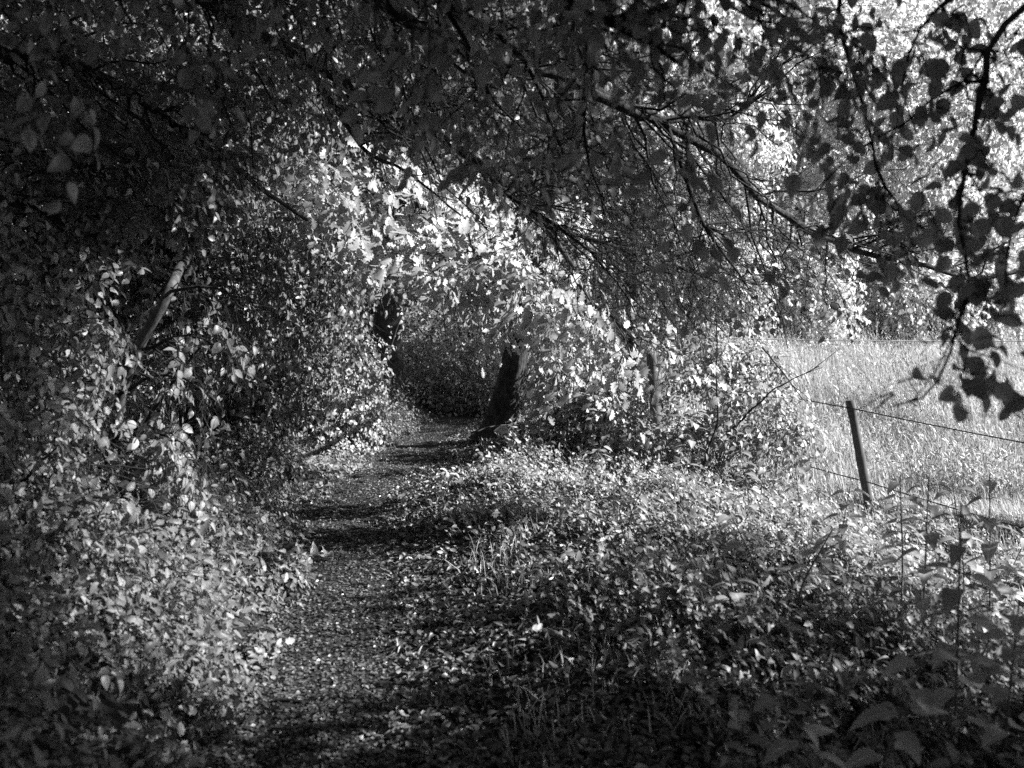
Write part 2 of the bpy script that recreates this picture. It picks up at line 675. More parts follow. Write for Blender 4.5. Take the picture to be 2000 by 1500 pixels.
gx = np.concatenate([[-140, -90, -60, -40, -28, -20, -14, -10], np.arange(-8, 8, .08), [8.5, 9.5, 11, 14, 18, 24, 34, 50, 80, 140]])
gy = np.concatenate([[-40, -20, -10, -5, -3], np.arange(-2, 17, .08), [17.5, 18.5, 20, 23, 27, 32, 40, 55, 80, 120, 200, 300]])
tag(sheet('ground', gx, gy, M_soil), None, kind='structure')
ys = np.arange(-1, 17, .06)
us = np.linspace(-.36, .42, 15)
PXX = pathx(ys)[:, None] + us[None] * (1 + .12 * np.sin(ys * 2.3))[:, None]
PYY = np.repeat(ys[:, None], 15, 1)
PV = np.stack([PXX, PYY, gh(PXX, PYY) + .006 - .02 * (np.abs(us) > .40)[None]], -1).reshape(-1, 3)
i = (np.arange(len(ys) - 1)[:, None] * 15 + np.arange(14)[None]).reshape(-1)
tag(mesh_obj('path', PV, np.stack([i, i + 1, i + 16, i + 15], -1), M_path, None, smooth=True), None, kind='structure')

# fallen leaves
def scatter(n, ylo, yhi, ulo, uhi, pw=1.0):
    y = ylo * (yhi / ylo) ** rng.random(n) if pw else rng.uniform(ylo, yhi, n)
    u = rng.uniform(ulo, uhi, n)
    x = pathx(y) + u
    return x, y, u


lv = Leaves()
x, y, u = scatter(60000, 2.4, 15.5, .28, 2.6)
k = rng.random(len(x)) < (.25 + .75 * sstep(2.0, .9, u)) * (.45 + .55 * np.sin(4.3 * x + 1.1 * y) * np.sin(3.7 * y - 2.2 * x) + .3)
x, y, u = x[k], y[k], u[k]
n = len(x)
a = rng.uniform(0, 6.283, n)
lv.add(np.stack([x, y, gh(x, y) + .008 + rng.random(n) * .03], -1), np.stack([np.cos(a), np.sin(a), rng.normal(size=n) * .35], -1),
       unit(UP + rng.normal(size=(n, 3)) * .55), rng.uniform(.022, .055, n), rng.uniform(.5, 1.1, n))
x, y, u = scatter(2200, 2.4, 15.5, -.4, .35)
n = len(x)
a = rng.uniform(0, 6.283, n)
lv.add(np.stack([x, y, gh(x, y) + .008 + rng.random(n) * .015], -1), np.stack([np.cos(a), np.sin(a), rng.normal(size=n) * .2], -1),
       unit(UP + rng.normal(size=(n, 3)) * .4), rng.uniform(.016, .036, n))
tag(lv.build('leaf_litter', M_litter, T_OVM, None, curl=(-1, 4)), 'fallen leaves scattered beside the footpath on the verge', 'fallen leaves', kind='stuff')
lv = Leaves()
x, y, u = scatter(60000, 2.3, 15.5, -.45, .65)
n = len(x)
a = rng.uniform(0, 6.283, n)
lv.add(np.stack([x, y, gh(x, y) + .008 + rng.random(n) * .008], -1), np.stack([np.cos(a), np.sin(a), rng.normal(size=n) * .25], -1),
       unit(UP + rng.normal(size=(n, 3)) * .4), rng.uniform(.01, .028, n))
tag(lv.build('path_litter', M_crumb, T_DIA, None), 'trodden leaf crumbs covering the narrow footpath', 'leaf litter', kind='stuff')


# ------------------------------------------------------------------ herbs of the verge and bank
def low(u, y):       # the mown strip of bank beyond the bushes stays short
    return np.where(u < 0, 1 - .72 * sstep(6.6, 7.8, y) * sstep(14, 12.5, y) * sstep(-2.2, -1.5, u), 1) * (.35 + .65 * sstep(.2, .75, np.abs(u)))


def herbs(name, label, n, ulo, uhi, ylo, yhi, hgt, K, ls, mat, T, keepu=None, nbias=(.75, -.15, .75)):
    x, y, u = scatter(n, ylo, yhi, ulo, uhi)
    k = rng.random(n) < (1 if keepu is None else keepu(u, y))
    x, y = x[k], y[k]
    cl = .5 + .3 * np.sin(3.1 * x + 1.7 * y) * np.sin(2.3 * y - 1.8 * x + 1) + .3 * np.sin(7.1 * x - 3.7 * y) * np.sin(6.3 * y + 2.8 * x)
    k = rng.random(len(x)) < np.clip(cl * 1.25, .06, 1)
    x, y, cl = x[k], y[k], cl[k]
    n = len(x)
    p = np.stack([x, y, gh(x, y) - .01], -1)
    d = unit(UP + rng.normal(size=(n, 3)) * .45)
    lv, tb = Leaves(), Tubes()
    sprays(p, d, rng.uniform(*hgt, n) * (.45 + 1.1 * np.clip(cl, 0, 1)) * (.6 + .8 * rng.random(n)) * low(x - pathx(y), y), K, ls, lv, tb, nbias, .42, .15, .05, .0016)
    o = lv.build(name, mat, T, None)
    tag(o, label, 'ground cover', kind='stuff')
    s = tb.build('stems', M_gstem, o)
    return o


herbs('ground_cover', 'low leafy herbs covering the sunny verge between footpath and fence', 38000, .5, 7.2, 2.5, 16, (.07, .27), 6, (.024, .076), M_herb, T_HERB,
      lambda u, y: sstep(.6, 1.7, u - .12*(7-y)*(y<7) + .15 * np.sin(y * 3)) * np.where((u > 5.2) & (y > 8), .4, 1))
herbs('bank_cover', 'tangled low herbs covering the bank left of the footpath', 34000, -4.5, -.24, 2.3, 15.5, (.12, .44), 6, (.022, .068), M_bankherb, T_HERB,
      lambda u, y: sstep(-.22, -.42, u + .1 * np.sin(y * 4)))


# ------------------------------------------------------------------ field grass
def grass(name, label, x, y, hlo, hhi, wlo, whi, mat, lean=.25):
    n = len(x)
    z = gh(x, y) - .02
    h = rng.uniform(hlo, hhi, n) * (.3 + .7 * sstep(.3, 5.5, x - fx(y) + .35 * np.maximum(y - 10.5, 0))) * (.85 + .2 * np.sin(1.3 * x + .3 * y) + .15 * np.sin(3.1 * x - .8 * y))
    wd = rng.uniform(wlo, whi, n)
    a = rng.uniform(0, 6.283, n)
    L = rng.gamma(2, lean / 2, n)
    dx, dy = np.cos(a) * L - .12, np.sin(a) * L
    b = rng.uniform(0, 6.283, n)
    bx, by = np.cos(b) * wd / 2, np.sin(b) * wd / 2
    rows = []
    for t, ww in ((0, 1), (.4, 1), (.75, .75)):
        cx, cy, cz = x + dx * h * t * t, y + dy * h * t * t, z + h * (t - .18 * L * t * t)
        rows += [np.stack([cx - bx * ww, cy - by * ww, cz], -1), np.stack([cx + bx * ww, cy + by * ww, cz], -1)]
    rows.append(np.stack([x + dx * h, y + dy * h, z + h * (1 - .28 * L)], -1))
    V = np.stack(rows, 1)
    Fc = np.array([(0, 1, 3), (0, 3, 2), (2, 3, 5), (2, 5, 4), (4, 5, 6)])
    Fc = (Fc[None] + (np.arange(n) * 7)[:, None, None]).reshape(-1, 3)
    return tag(mesh_obj(name, V.reshape(-1, 3), Fc, mat), label, 'grass', kind='stuff')


n = 120000
y = 8.5 * (33 / 8.5) ** rng.random(n)
x = fx(y) + .15 + rng.random(n) ** 1.0 * (y * .56 + 1.5 - fx(y))
k = (x > fx(y)) & (rng.random(n) < .6 + .4 * np.sin(1.1 * x + .4 * y) * np.sin(.9 * y))
x, y = x[k], y[k]
grass('field_grass', 'tall pale sunlit grass filling the field beyond the wire fence', x, y, .45, 1.1, .006, .015, M_grass, .32)
n = 9000
y = rng.uniform(6.5, 14, n)
x = fx(y) - .5 + rng.normal(size=n) * .8
m_ = 7000
y2 = 2.6 * (12 / 2.6) ** rng.random(m_)
x2 = pathx(y2) + rng.uniform(.7, 4.2, m_)
k = np.sin(3.3 * x2 + y2) * np.sin(2.9 * y2 - x2) > -.1
x, y = np.concatenate([x, x2[k]]), np.concatenate([y, y2[k]])
grass('verge_grass', 'thin pale grass growing along the foot of the wire fence', x, y, .2, .6, .004, .008, M_grass, .45)

def pix(p):
    q = p - np.array([0, 0, EYE])
    c, s_ = math.cos(PITCH), math.sin(PITCH)
    dep = np.maximum(q[:, 1] * c - q[:, 2] * s_, .05)
    return 1000 + F * q[:, 0] / dep, 750 - F * (q[:, 1] * s_ + q[:, 2] * c) / dep


def bare(A, B, r, depth):     # no foliage grows close in front of this bare stretch of a trunk
    (ax, bx_), (ay, by_) = pix(np.array([A, B]))
    rp = r * F / A[1]

    def f(p):
        x, y = pix(p)
        q = np.clip(((x - ax) * (bx_ - ax) + (y - ay) * (by_ - ay)) / ((bx_ - ax) ** 2 + (by_ - ay) ** 2), 0, 1)
        pe = np.hypot(x - ax - q * (bx_ - ax), y - ay - q * (by_ - ay))
        return ~((p[:, 1] < max(A[1], B[1]) + .15) & (p[:, 1] > A[1] - depth) & (pe < rp * (.45 + .85 * rng.random(len(p)))))
    return f


offpost = bare(at(1284, 830, 12.6), at(1273, 700, 12.6), .10, 5)
offtrunk = bare(at(966, 855, 12.5), at(1006, 700, 12.4), .25, 5.5)
n = 12000
y = 10 * (30 / 10) ** rng.random(n)
x = fx(y) + 1.2 + rng.random(n) * (y * .56 + .5 - fx(y))
cl = np.sin(1.7 * x + .5 * y) * np.sin(1.1 * y - .7 * x)
k = rng.random(n) < .25 + .9 * np.clip(cl, 0, 1)
x, y = x[k], y[k]
go = grass('tall_grass', 'taller seeding stalks standing above the field grass', x, y, .8, 1.45, .006, .011, M_grass, .2)
co_ = np.empty(len(go.data.vertices) * 3, np.float32)
go.data.vertices.foreach_get('co', co_)
tip = co_.reshape(-1, 7, 3)[:, 6].astype(float)
low = co_.reshape(-1, 7, 3)[:, 5].astype(float)
lv = Leaves()
for f in (.35, .55, .75, .95):
    lv.add(low + (tip - low) * f, unit(tip - low + rng.normal(size=tip.shape) * .10), rand_unit(len(tip)), rng.uniform(.05, .09, len(tip)), np.full(len(tip), .35))
lv.build('seed_heads', M_grass, T_DIA, go)

n = 9000
y = rng.uniform(6.8, 14.5, n)
x = pathx(y) - .32 - rng.gamma(2, .38, n)
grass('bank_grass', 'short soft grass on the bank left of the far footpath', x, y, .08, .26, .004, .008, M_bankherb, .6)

# ------------------------------------------------------------------ leaning tree
b0 = np.array([-.17, 12.5, float(gh(-.17, 12.5)) - .05])
t = thing('leaning_tree', 'dark leaning tree trunk at the bend of the footpath with bright lobed leaves', 'tree', b0)
top = at(1024, 610, 12.3)
trunk(t, [b0, at(984, 800, 12.5), at(1002, 720, 12.4), top, top + [.35, -.1, 1.5], top + [.5, -.2, 3.2], top + [.7, 0, 6]], .16, .1, flare=.95, sides=24, rough=.12)
OX = [300, 500, 760, 860, 940, 1010, 1100, 1300, 1600]
OY = [430, 440, 520, 570, 640, 670, 750, 800, 800]


def oakedge(p):
    x, y = pix(p)
    return y < np.interp(x, OX, OY) + rng.normal(size=len(p)) * 25


limbs = [
    ([top + [.1, 0, .3], at(1040, 540, 11), at(960, 500, 9.4), at(890, 500, 8.4), at(830, 540, 7.9)], .05, .01),
    ([top + [.2, 0, .6], at(960, 460, 10.4), at(860, 420, 9.3), at(740, 380, 8.6), at(600, 360, 8.1)], .05, .012),
    ([top + [.1, 0, .0], at(1080, 540, 10.6), at(1060, 530, 9.2), at(1010, 530, 8.2), at(950, 560, 7.6)], .04, .01),
    ([top + [.1, 0, -.1], at(1090, 570, 10.6), at(1120, 570, 9.3), at(1180, 610, 8.5), at(1250, 680, 8.2)], .04, .01),
    ([top + [.1, 0, .2], at(1100, 480, 10.6), at(1100, 480, 9.0), at(1120, 530, 8.2), at(1160, 600, 7.9)], .04, .01)]
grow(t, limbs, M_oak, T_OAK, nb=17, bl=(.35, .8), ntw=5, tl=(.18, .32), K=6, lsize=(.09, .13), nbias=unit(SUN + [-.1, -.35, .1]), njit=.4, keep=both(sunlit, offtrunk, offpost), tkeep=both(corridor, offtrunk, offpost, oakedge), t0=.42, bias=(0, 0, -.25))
crown(t, [(top + [.6, .3, 4.5], (3.4, 3.0, 2.0), 1000), (top + [-1.5, 1.5, 3.4], (2.2, 2.2, 1.3), 400)], M_wood, T_SM, (.4, .7), 8, (.11, .16), keep=sunlit, name='crown')

EDX = [-400, 0, 380, 470, 540, 640, 760, 880, 960, 1030, 1100, 1200, 1300, 1360, 1450, 1600, 2000, 2600]
EDY = [640, 560, 480, 330, 255, 230, 270, 310, 390, 500, 470, 560, 690, 640, 590, 560, 520, 500]


def roofedge(p):     # the boughs end at a ragged arch over the lane
    x, y = pix(p)
    return y < np.interp(x, EDX, EDY) + rng.normal(size=len(p)) * 35


# ------------------------------------------------------------------ tree on the left whose boughs roof the path
bl = np.array([-3.7, 3.9, float(gh(-3.7, 3.9)) - .05])
t = thing('overhanging_tree', 'large tree on the left bank whose dark boughs roof the footpath', 'tree', bl)
tt_ = bl + [.15, .1, 3.6]
trunk(t, [bl, bl + [.05, 0, 1.5], tt_, tt_ + [.1, .3, 2.5], tt_ + [.3, .5, 6]], .24, .1)
limbs = [
    ([tt_ + [0, 0, .1], at(250, -150, 5.0), at(430, 20, 5.5), at(600, 115, 6), at(760, 220, 6.5), at(900, 290, 7), at(1050, 430, 7.4), at(1120, 520, 7.8)], .085, .018),
    ([tt_ + [0, 0, .6], at(450, -300, 4.6), at(700, -50, 4.9), at(830, 70, 5.1), at(960, 110, 5.5), at(1120, 160, 5.8), at(1300, 240, 6.0)], .07, .026),
    ([at(1120, 160, 5.8), at(1290, 240, 6), at(1340, 222, 6.2), at(1400, 236, 6.3), at(1440, 235, 6.5), at(1480, 170, 6.7)], .03, .012),
    ([at(1290, 240, 6.0), at(1420, 320, 6.3), at(1480, 380, 6.5), at(1540, 420, 6.7), at(1600, 462, 7), at(1700, 490, 7.2), at(1810, 520, 7.4), at(1900, 545, 7.5), at(1990, 530, 7.6)], .026, .016),
    ([tt_ + [0, .1, -.3], at(-60, 60, 5.0), at(100, 100, 5.4), at(250, 180, 5.9), at(380, 270, 6.4), at(500, 360, 6.9), at(600, 430, 7.3)], .06, .012),
    ([tt_ + [0, .2, -1.0], at(-80, 330, 5.2), at(60, 400, 5.6), at(180, 460, 6.0), at(300, 500, 6.4)], .05, .012),
    ([at(900, 290, 7), at(1000, 380, 6.4), at(1120, 460, 6.1), at(1200, 550, 6.0), at(1240, 610, 6.0)], .02, .005),
    ([at(1050, 430, 7.4), at(1180, 470, 7.2), at(1320, 520, 7.2), at(1400, 550, 7.3)], .02, .008),
    ([at(600, 115, 6), at(700, 280, 6.6), at(800, 340, 7.0), at(900, 420, 7.3)], .02, .006),
    ([at(1300, 240, 6.0), at(1350, 380, 5.9), at(1400, 480, 6.0), at(1460, 560, 6.2)], .016, .006),
]
grow(t, limbs, M_canopy, T_OVM, nb=15, bl=(.4, 1.0), ntw=7, tl=(.2, .4), K=9, lsize=(.042, .07), nbias=unit(SUN + [0, -.15, .25]), njit=.36, keep=sunlit, tkeep=both(lambda p: np.linalg.norm(p - [0, 0, EYE], axis=1) > 3.2, roofedge), t0=.12, bias=(.3, 0, -.12), bdroop=.12, tdroop=.12, ldroop=.28)
SHADE_ROOF = [((-2.2, 5.5, 6.6), (3.4, 4.6, 1.4), 2200), ((1.5, 4.5, 6.2), (3.0, 4.2, 1.3), 1700), ((-.5, .2, 5.0), (4.2, 2.6, 1.3), 1700), ((-4.5, 9.5, 7.0), (3, 3.5, 1.8), 1400)]  # unseen upper crown, added to block sky and sun above the lane
crown(t, SHADE_ROOF, M_canopy, T_SM, (.4, .7), 9, (.10, .15), keep=sunlit, tkeep=lambda p: ~inview(p, .02), name='crown')
crown(t, [(at(1130, 300, 6.4), (.65, .6, .45), 230), (at(1290, 400, 6.5), (.7, .6, .45), 270), (at(1180, 470, 6.3), (.6, .5, .3), 200), (at(1430, 420, 6.8), (.6, .5, .4), 100),
          (at(1400, 540, 6.9), (.6, .5, .25), 170), (at(900, 240, 6.2), (.7, .6, .35), 170), (at(640, 180, 6.2), (.7, .6, .4), 120), (at(300, 300, 6.2), (.9, .6, .5), 180), (at(1640, 560, 7.3), (.6, .4, .2), 60)],
      M_canopy, T_OVM, (.25, .45), 9, (.05, .085), unit(SUN + [0, -.35, .25]), .4, .12, .28, keep=sunlit, tkeep=roofedge, bias=(.4, 0, -.25), name='foliage', tr=.0022)
# low boughs close overhead
t2 = thing('drooping_tree', 'tree left of the camera whose nearest blurred boughs hang across the top', 'tree', (-3.0, .9, float(gh(-3., .9)) - .05))
b2 = np.array(t2.location)
tt2 = b2 + [.2, .1, 3.0]
trunk(t2, [b2, b2 + [.05, 0, 1.4], tt2, tt2 + [.3, .2, 2.5]], .17, .08)
limbs = [
    ([tt2 + [0, 0, .2], at(500, -420, 2.8), at(800, -200, 2.7), at(1000, -60, 2.65), at(1180, 40, 2.7), at(1320, 120, 2.8)], .035, .008),
    ([tt2 + [0, 0, -.1], at(300, -420, 3.1), at(600, -200, 3.3), at(800, -40, 3.4), at(900, 80, 3.5), at(960, 200, 3.6)], .03, .006),
    ([at(800, -40, 3.4), at(960, 60, 3.6), at(1060, 190, 3.8), at(1100, 300, 3.9)], .014, .005),
    ([at(1000, -60, 2.65), at(1150, 40, 3.2), at(1140, 200, 3.5), at(1150, 330, 3.6), at(1180, 420, 3.7)], .012, .004),
    ([at(300, -420, 3.1), at(160, -180, 3.0), at(230, -30, 3.0), at(260, 50, 3.0)], .012, .004),
    ([at(1180, 40, 2.7), at(1400, -20, 2.9), at(1520, 20, 3.0), at(1570, 70, 3.0)], .012, .004),
]
grow(t2, limbs, M_edge, T_OV, nb=13, bl=(.2, .5), ntw=4, tl=(.14, .28), K=6, lsize=(.045, .07), nbias=unit(SUN + [0, -.3, .1]), njit=.45, t0=.3, bias=(.2, 0, -.15), bdroop=.12, tdroop=.15, keep=sunlit, tkeep=lambda p: np.linalg.norm(p - [0, 0, EYE], axis=1) > 2.0)

# ------------------------------------------------------------------ tree on the right edge, hanging twigs
b3 = np.array([4.3, 2.9, float(gh(4.3, 2.9)) - .05])
t = thing('edge_tree', 'tree at the right edge with dark round leaves hanging on long twigs', 'tree', b3)
tt3 = b3 + [-.2, 0, 3.2]
trunk(t, [b3, b3 + [-.1, 0, 1.6], tt3, tt3 + [.1, .3, 2], tt3 + [0, .4, 4.5]], .2, .07)
limbs = [
    ([tt3, at(2350, -120, 3.1), at(2100, -60, 2.9), at(1965, 50, 2.8), at(1930, 160, 2.75), at(1908, 230, 2.7), at(1890, 330, 2.65), at(1880, 430, 2.6), at(1872, 540, 2.5), at(1858, 640, 2.45), at(1825, 730, 2.4), at(1740, 795, 2.4)], .02, .0022),
    ([tt3 + [0, 0, .3], at(2200, -300, 3.2), at(1800, -160, 3.2), at(1645, -20, 3.2), at(1660, 130, 3.1), at(1700, 270, 3.1), at(1725, 360, 3.1), at(1760, 420, 3.2), at(1830, 470, 3.2)], .018, .003),
    ([at(2100, -60, 2.9), at(2060, 150, 2.6), at(2020, 300, 2.5), at(1985, 450, 2.45), at(1965, 600, 2.4)], .008, .0025),
    ([at(2100, -60, 2.9), at(1900, -20, 3.0), at(1800, 60, 3.0), at(1770, 170, 3.0), at(1790, 260, 3.0)], .008, .0025),
    ([at(1858, 640, 2.45), at(1900, 690, 2.42), at(1960, 720, 2.4), at(2010, 760, 2.4)], .003, .0015),
    ([at(1872, 560, 2.5), at(1915, 600, 2.45), at(1970, 620, 2.4), at(2040, 660, 2.4)], .003, .0015),
    ([at(1862, 610, 2.46), at(1850, 680, 2.4), at(1820, 740, 2.35), at(1770, 785, 2.3)], .003, .0015),
    ([at(1880, 430, 2.6), at(1930, 480, 2.55), at(1990, 520, 2.5)], .003, .0015),
    ([at(1930, 160, 2.75), at(1840, 180, 2.9), at(1760, 240, 3.0), at(1660, 310, 3.1), at(1600, 370, 3.2)], .006, .002),
]
def spraykeep(p):
    x, y = pix(p)
    return ~((y > 640) & (x < 1770 - .6 * (y - 700))) & (y < 800) & ~((y > 560) & (x < 1810) & (y < 690))


grow(t, limbs, M_edge, T_RND, nb=12, bl=(.06, .18), ntw=2, tl=(.08, .15), K=3, lsize=(.038, .066), nbias=unit(SUN + [-.2, -.7, .2]), njit=.5, t0=.12, part='branch', bias=(0, 0, -.2), tkeep=spraykeep, keep=lambda p: spraykeep(p) & ~((pix(p)[0] < 1790) & (pix(p)[1] > 690)))
crown(t, [(tt3 + [.4, .4, 1.9], (2.4, 2.9, 1.6), 1500), (tt3 + [1.2, .3, -.2], (1.8, 2.6, 1.4), 900), (tt3 + [.2, -2.5, 1.0], (1.8, 2.0, 1.8), 600)], M_canopy, T_SM, (.35, .6), 8, (.09, .13),
      keep=sunlit, tkeep=lambda p: ~inview(p, .03), name='crown')

# unseen trees added right of the frame to keep the lane in shade
for loc, r, n, hz, lab in (((7.6, 3.0), (4.4, 3.3, 3.6), 2600, 9.4, 'unseen tall tree added right of the frame to shade the lane'),
                           ((8.6, .6), (4.4, 3.6, 4.2), 2000, 7.4, 'unseen broad tree added right behind the camera to shade the near verge')):
    b = np.array([loc[0], loc[1], float(gh(*loc)) - .05])
    t = thing('added_shade_tree', lab, 'tree', b)
    trunk(t, [b, b + [.1, 0, 2.5], b + [0, .1, 5.5], b + [.2, 0, hz]], .3, .1)
    crown(t, [(b + [0, 2.6 if hz > 9 else 0, hz], r, n)], M_wood, T_SM, (.5, .8), 9, (.13, .19), keep=sunlit, tkeep=lambda p: ~inview(p, .02), name='crown')

for x, y, lab in ((-3.2, -4.5, 'unseen tree added behind the camera left of the footpath for shade'), (2.4, -5.0, 'unseen tree added behind the camera right of the footpath for shade'), (-7.0, 1.5, 'unseen tree added left of the frame on the high bank for shade')):  # unseen trees added to cut sky light from behind and left
    b = np.array([x, y, float(gh(x, y)) - .05])
    t = thing('added_shade_tree', lab, 'tree', b)
    trunk(t, [b, b + [.1, 0, 2], b + [0, .1, 4], b + [.1, 0, 7]], .24, .1)
    crown(t, [(b + [0, 0, 3.6], (3.2, 2.2, 3.6), 1500)], M_canopy, T_SM, (.5, .8), 9, (.13, .19), keep=sunlit, tkeep=lambda p: ~inview(p, .05) & (np.linalg.norm(p - [0, 0, EYE], axis=1) > 2.5), name='crown')

# ------------------------------------------------------------------ left hazel bush with the bright leaning stem
b = at(205, 1000, 6.0)
b[2] = float(gh(b[0], b[1])) - .03
t = thing('hazel_bush', 'leaning pale stemmed bush on the left bank with sunlit round leaves', 'bush', b)
st = [b, at(222, 860, 6.0), at(232, 770, 5.95), at(265, 685, 5.9), at(330, 570, 5.85), at(350, 530, 6.1), at(385, 450, 6.7), at(430, 340, 7.4)]
trunk(t, st, .035, .022, M_stem, .2, 10, 'stem', .03)
for q in ([b + [-.1, .1, 0], at(150, 850, 6.0), at(158, 720, 5.9), at(180, 560, 5.8)], [b + [-.15, .1, 0], at(135, 900, 5.9), at(140, 800, 5.9), at(110, 640, 5.8)],
          [b + [.1, .2, 0], at(250, 900, 6.3), at(300, 800, 6.2), at(390, 680, 6.1)]):
    trunk(t, q, .018, .008, M_twig, .1, 7, 'stem', .02)
offstem = bare(at(220, 850, 5.98), at(328, 580, 5.85), .15, 3.5)
limbs = [
    ([st[2], at(290, 730, 5.7), at(360, 740, 5.5), at(430, 790, 5.4)], .012, .003),
    ([st[3], at(340, 660, 5.7), at(400, 660, 5.6), at(460, 700, 5.6)], .012, .003),
    ([st[4], at(390, 560, 5.7), at(440, 570, 5.7), at(480, 620, 5.8)], .012, .003),
    ([st[1], at(280, 840, 5.6), at(350, 860, 5.4), at(400, 920, 5.3)], .012, .003),
    ([st[1], at(240, 880, 5.4), at(300, 930, 5.2), at(350, 970, 5.2)], .010, .003),
    ([st[2], at(180, 720, 5.5), at(120, 740, 5.2), at(60, 800, 5.1)], .012, .003),
    ([st[1], at(160, 880, 5.4), at(100, 900, 5.2), at(40, 940, 5.0)], .012, .003),
    ([st[3], at(200, 620, 5.6), at(120, 600, 5.4), at(40, 640, 5.2)], .012, .003),
]
grow(t, limbs, M_hazel, T_OV, nb=16, bl=(.25, .5), ntw=5, tl=(.16, .3), K=6, lsize=(.045, .08), nbias=unit(SUN + [0, -.38, 0]), njit=.34, ldroop=.7, t0=.1, keep=both(sunlit, offstem), tkeep=both(corridor, offstem))


# ------------------------------------------------------------------ shrubs
def shrub(name, label, loc, blobs, mat, T, ls, tl=(.25, .5), K=7, stems=5, nbias=SUN, njit=.4, grp=None, sr=.012, keep=sunlit, bias=(0, 0, -.25), ldroop=.4, also=None):
    b = np.array([loc[0], loc[1], float(gh(loc[0], loc[1])) - .03])
    t = thing(name, label, 'shrub', b, grp)
    tb = Tubes()
    for k in range(stems):
        c, r, n = blobs[k % len(blobs)]
        e = np.asarray(c) + rand_unit(1)[0] * np.asarray(r) * .7
        P = catmull([b + [rng.normal() * .06, rng.normal() * .06, 0], b + (e - b) * .45 + [rng.normal() * .08, rng.normal() * .08, .12 * np.linalg.norm(e - b)], e], .15, .01)
        tb.add(P, np.linspace(sr, sr * .35, len(P)), 6)
    tb.build('stems', M_twig, t)
    crown(t, blobs, mat, T, tl, K, ls, nbias, njit, .35, ldroop, keep=keep, tkeep=both(corridor, also) if also else corridor, bias=bias)
    return t


c = at(650, 760, 12.3)
shrub('shrub', 'bright sunlit small leaved shrub left of the footpath before its dark end', (c[0], c[1]),
      [(at(690, 760, 12.2), (.45, .8, .5), 420), (at(640, 830, 11.8), (.6, .9, .45), 420), (at(590, 790, 12), (.5, .8, .7), 330), (at(720, 690, 12.4), (.25, .5, .3), 120)], M_shrub, T_OVM, (.045, .07), (.2, .35), 8, nbias=unit(SUN + [0, -.5, .1]))
c = at(520, 660, 11)
shrub('shrub', 'dark shaded shrub between the pale leaning stem and the sunlit shrub', (c[0] - .3, c[1]),
      [(at(540, 620, 11), (.9, 1, 1.0), 600), (at(480, 760, 10.5), (.7, 1, .7), 450), (at(640, 540, 11.5), (.8, 1, .8), 450)], M_wood, T_OVM, (.06, .09), (.3, .5), 8)
c = at(470, 900, 8.5)
shrub('shrub', 'low grey shrub on the bank below the dark hollow', (c[0], c[1]),
      [(at(470, 900, 8.5), (.45, .8, .3), 300), (at(430, 920, 8.8), (.3, .6, .2), 120)], M_bankherb, T_OVM, (.035, .06), (.15, .3), 8)
c = at(880, 760, 17)
shrub('shrub', 'dim bush closing the end of the footpath behind the leaning trunk', (c[0], c[1]),
      [(at(880, 720, 17.5), (1.2, 1, 1.1), 700), (at(960, 780, 17), (.9, 1, .7), 450), (at(850, 800, 16.8), (.6, .7, .45), 250)], M_shrub, T_SM, (.06, .1), (.3, .5), 8, keep=None)
c = at(1400, 800, 10.2)
shrub('shrub', 'sunlit straggling shrub with dark bare stems beside the fence', (c[0], c[1]),
      [(at(1390, 770, 10.2), (.55, .6, .5), 150), (at(1470, 820, 9.8), (.5, .6, .4), 150), (at(1340, 860, 9.8), (.45, .5, .25), 110), (at(1530, 850, 9.6), (.3, .4, .25), 70), (at(1350, 690, 11.2), (.55, .5, .3), 150), (at(1450, 710, 10.8), (.45, .5, .25), 170)], M_shrub, T_OVM, (.05, .09), (.2, .4), 6, stems=9, sr=.008, keep=offpost, also=offpost, nbias=unit(SUN + [0, -.5, .1]))
c = at(1150, 770, 11.5)
shrub('shrub', 'bright leafy shrub just right of the leaning trunk', (c[0], c[1]),
      [(at(1120, 730, 11.4), (.55, .6, .4), 230), (at(1200, 780, 10.8), (.45, .6, .35), 200), (at(1110, 830, 11.2), (.4, .5, .2), 120), (at(1078, 770, 12.5), (.2, .4, .55), 130)], M_shrub, T_OVM, (.055, .09), (.2, .4), 6, stems=7, sr=.008, keep=both(offtrunk, offpost), also=both(offtrunk, offpost), nbias=unit(SUN + [0, -.5, .1]))
c = at(60, 820, 4.6)
shrub('shrub', 'shaded round leaved shrub at the left edge beneath the boughs', (c[0] - .2, c[1]),
      [(at(40, 760, 4.9), (.55, .6, .55), 240), (at(60, 950, 4.5), (.5, .6, .35), 220), (at(-60, 600, 5), (.6, .6, .5), 160)], M_hazel, T_OV, (.045, .072), (.2, .35), 7, also=offstem)
c = at(90, 1150, 3.9)
shrub('shrub', 'dim low shrub in the lower left on the bank', (c[0], c[1]),
      [(at(90, 1090, 4.1), (.4, .5, .22), 150), (at(250, 1200, 4.2), (.35, .5, .2), 130), (at(60, 1330, 3.5), (.3, .4, .2), 100)], M_hazel, T_OV, (.04, .062), (.15, .3), 7)
c = at(250, 430, 8.0)
shrub('shrub', 'tall dark shrub standing behind the pale leaning stem', (c[0] - .4, c[1]),
      [(at(150, 560, 7.6), (1.0, .9, .9), 600), (at(330, 420, 8.2), (1.0, .9, .9), 600), (at(100, 350, 7.6), (1.2, .9, 1.0), 600), (at(420, 560, 8.6), (.6, .7, .8), 300), (at(120, 90, 9), (1.6, .9, 1.1), 700), (at(430, 120, 9.6), (1.4, .9, 1.1), 600), (at(300, 260, 9), (1.2, .9, .9), 500)], M_canopy, T_OVM, (.055, .085), (.25, .45), 8, stems=9, sr=.02)

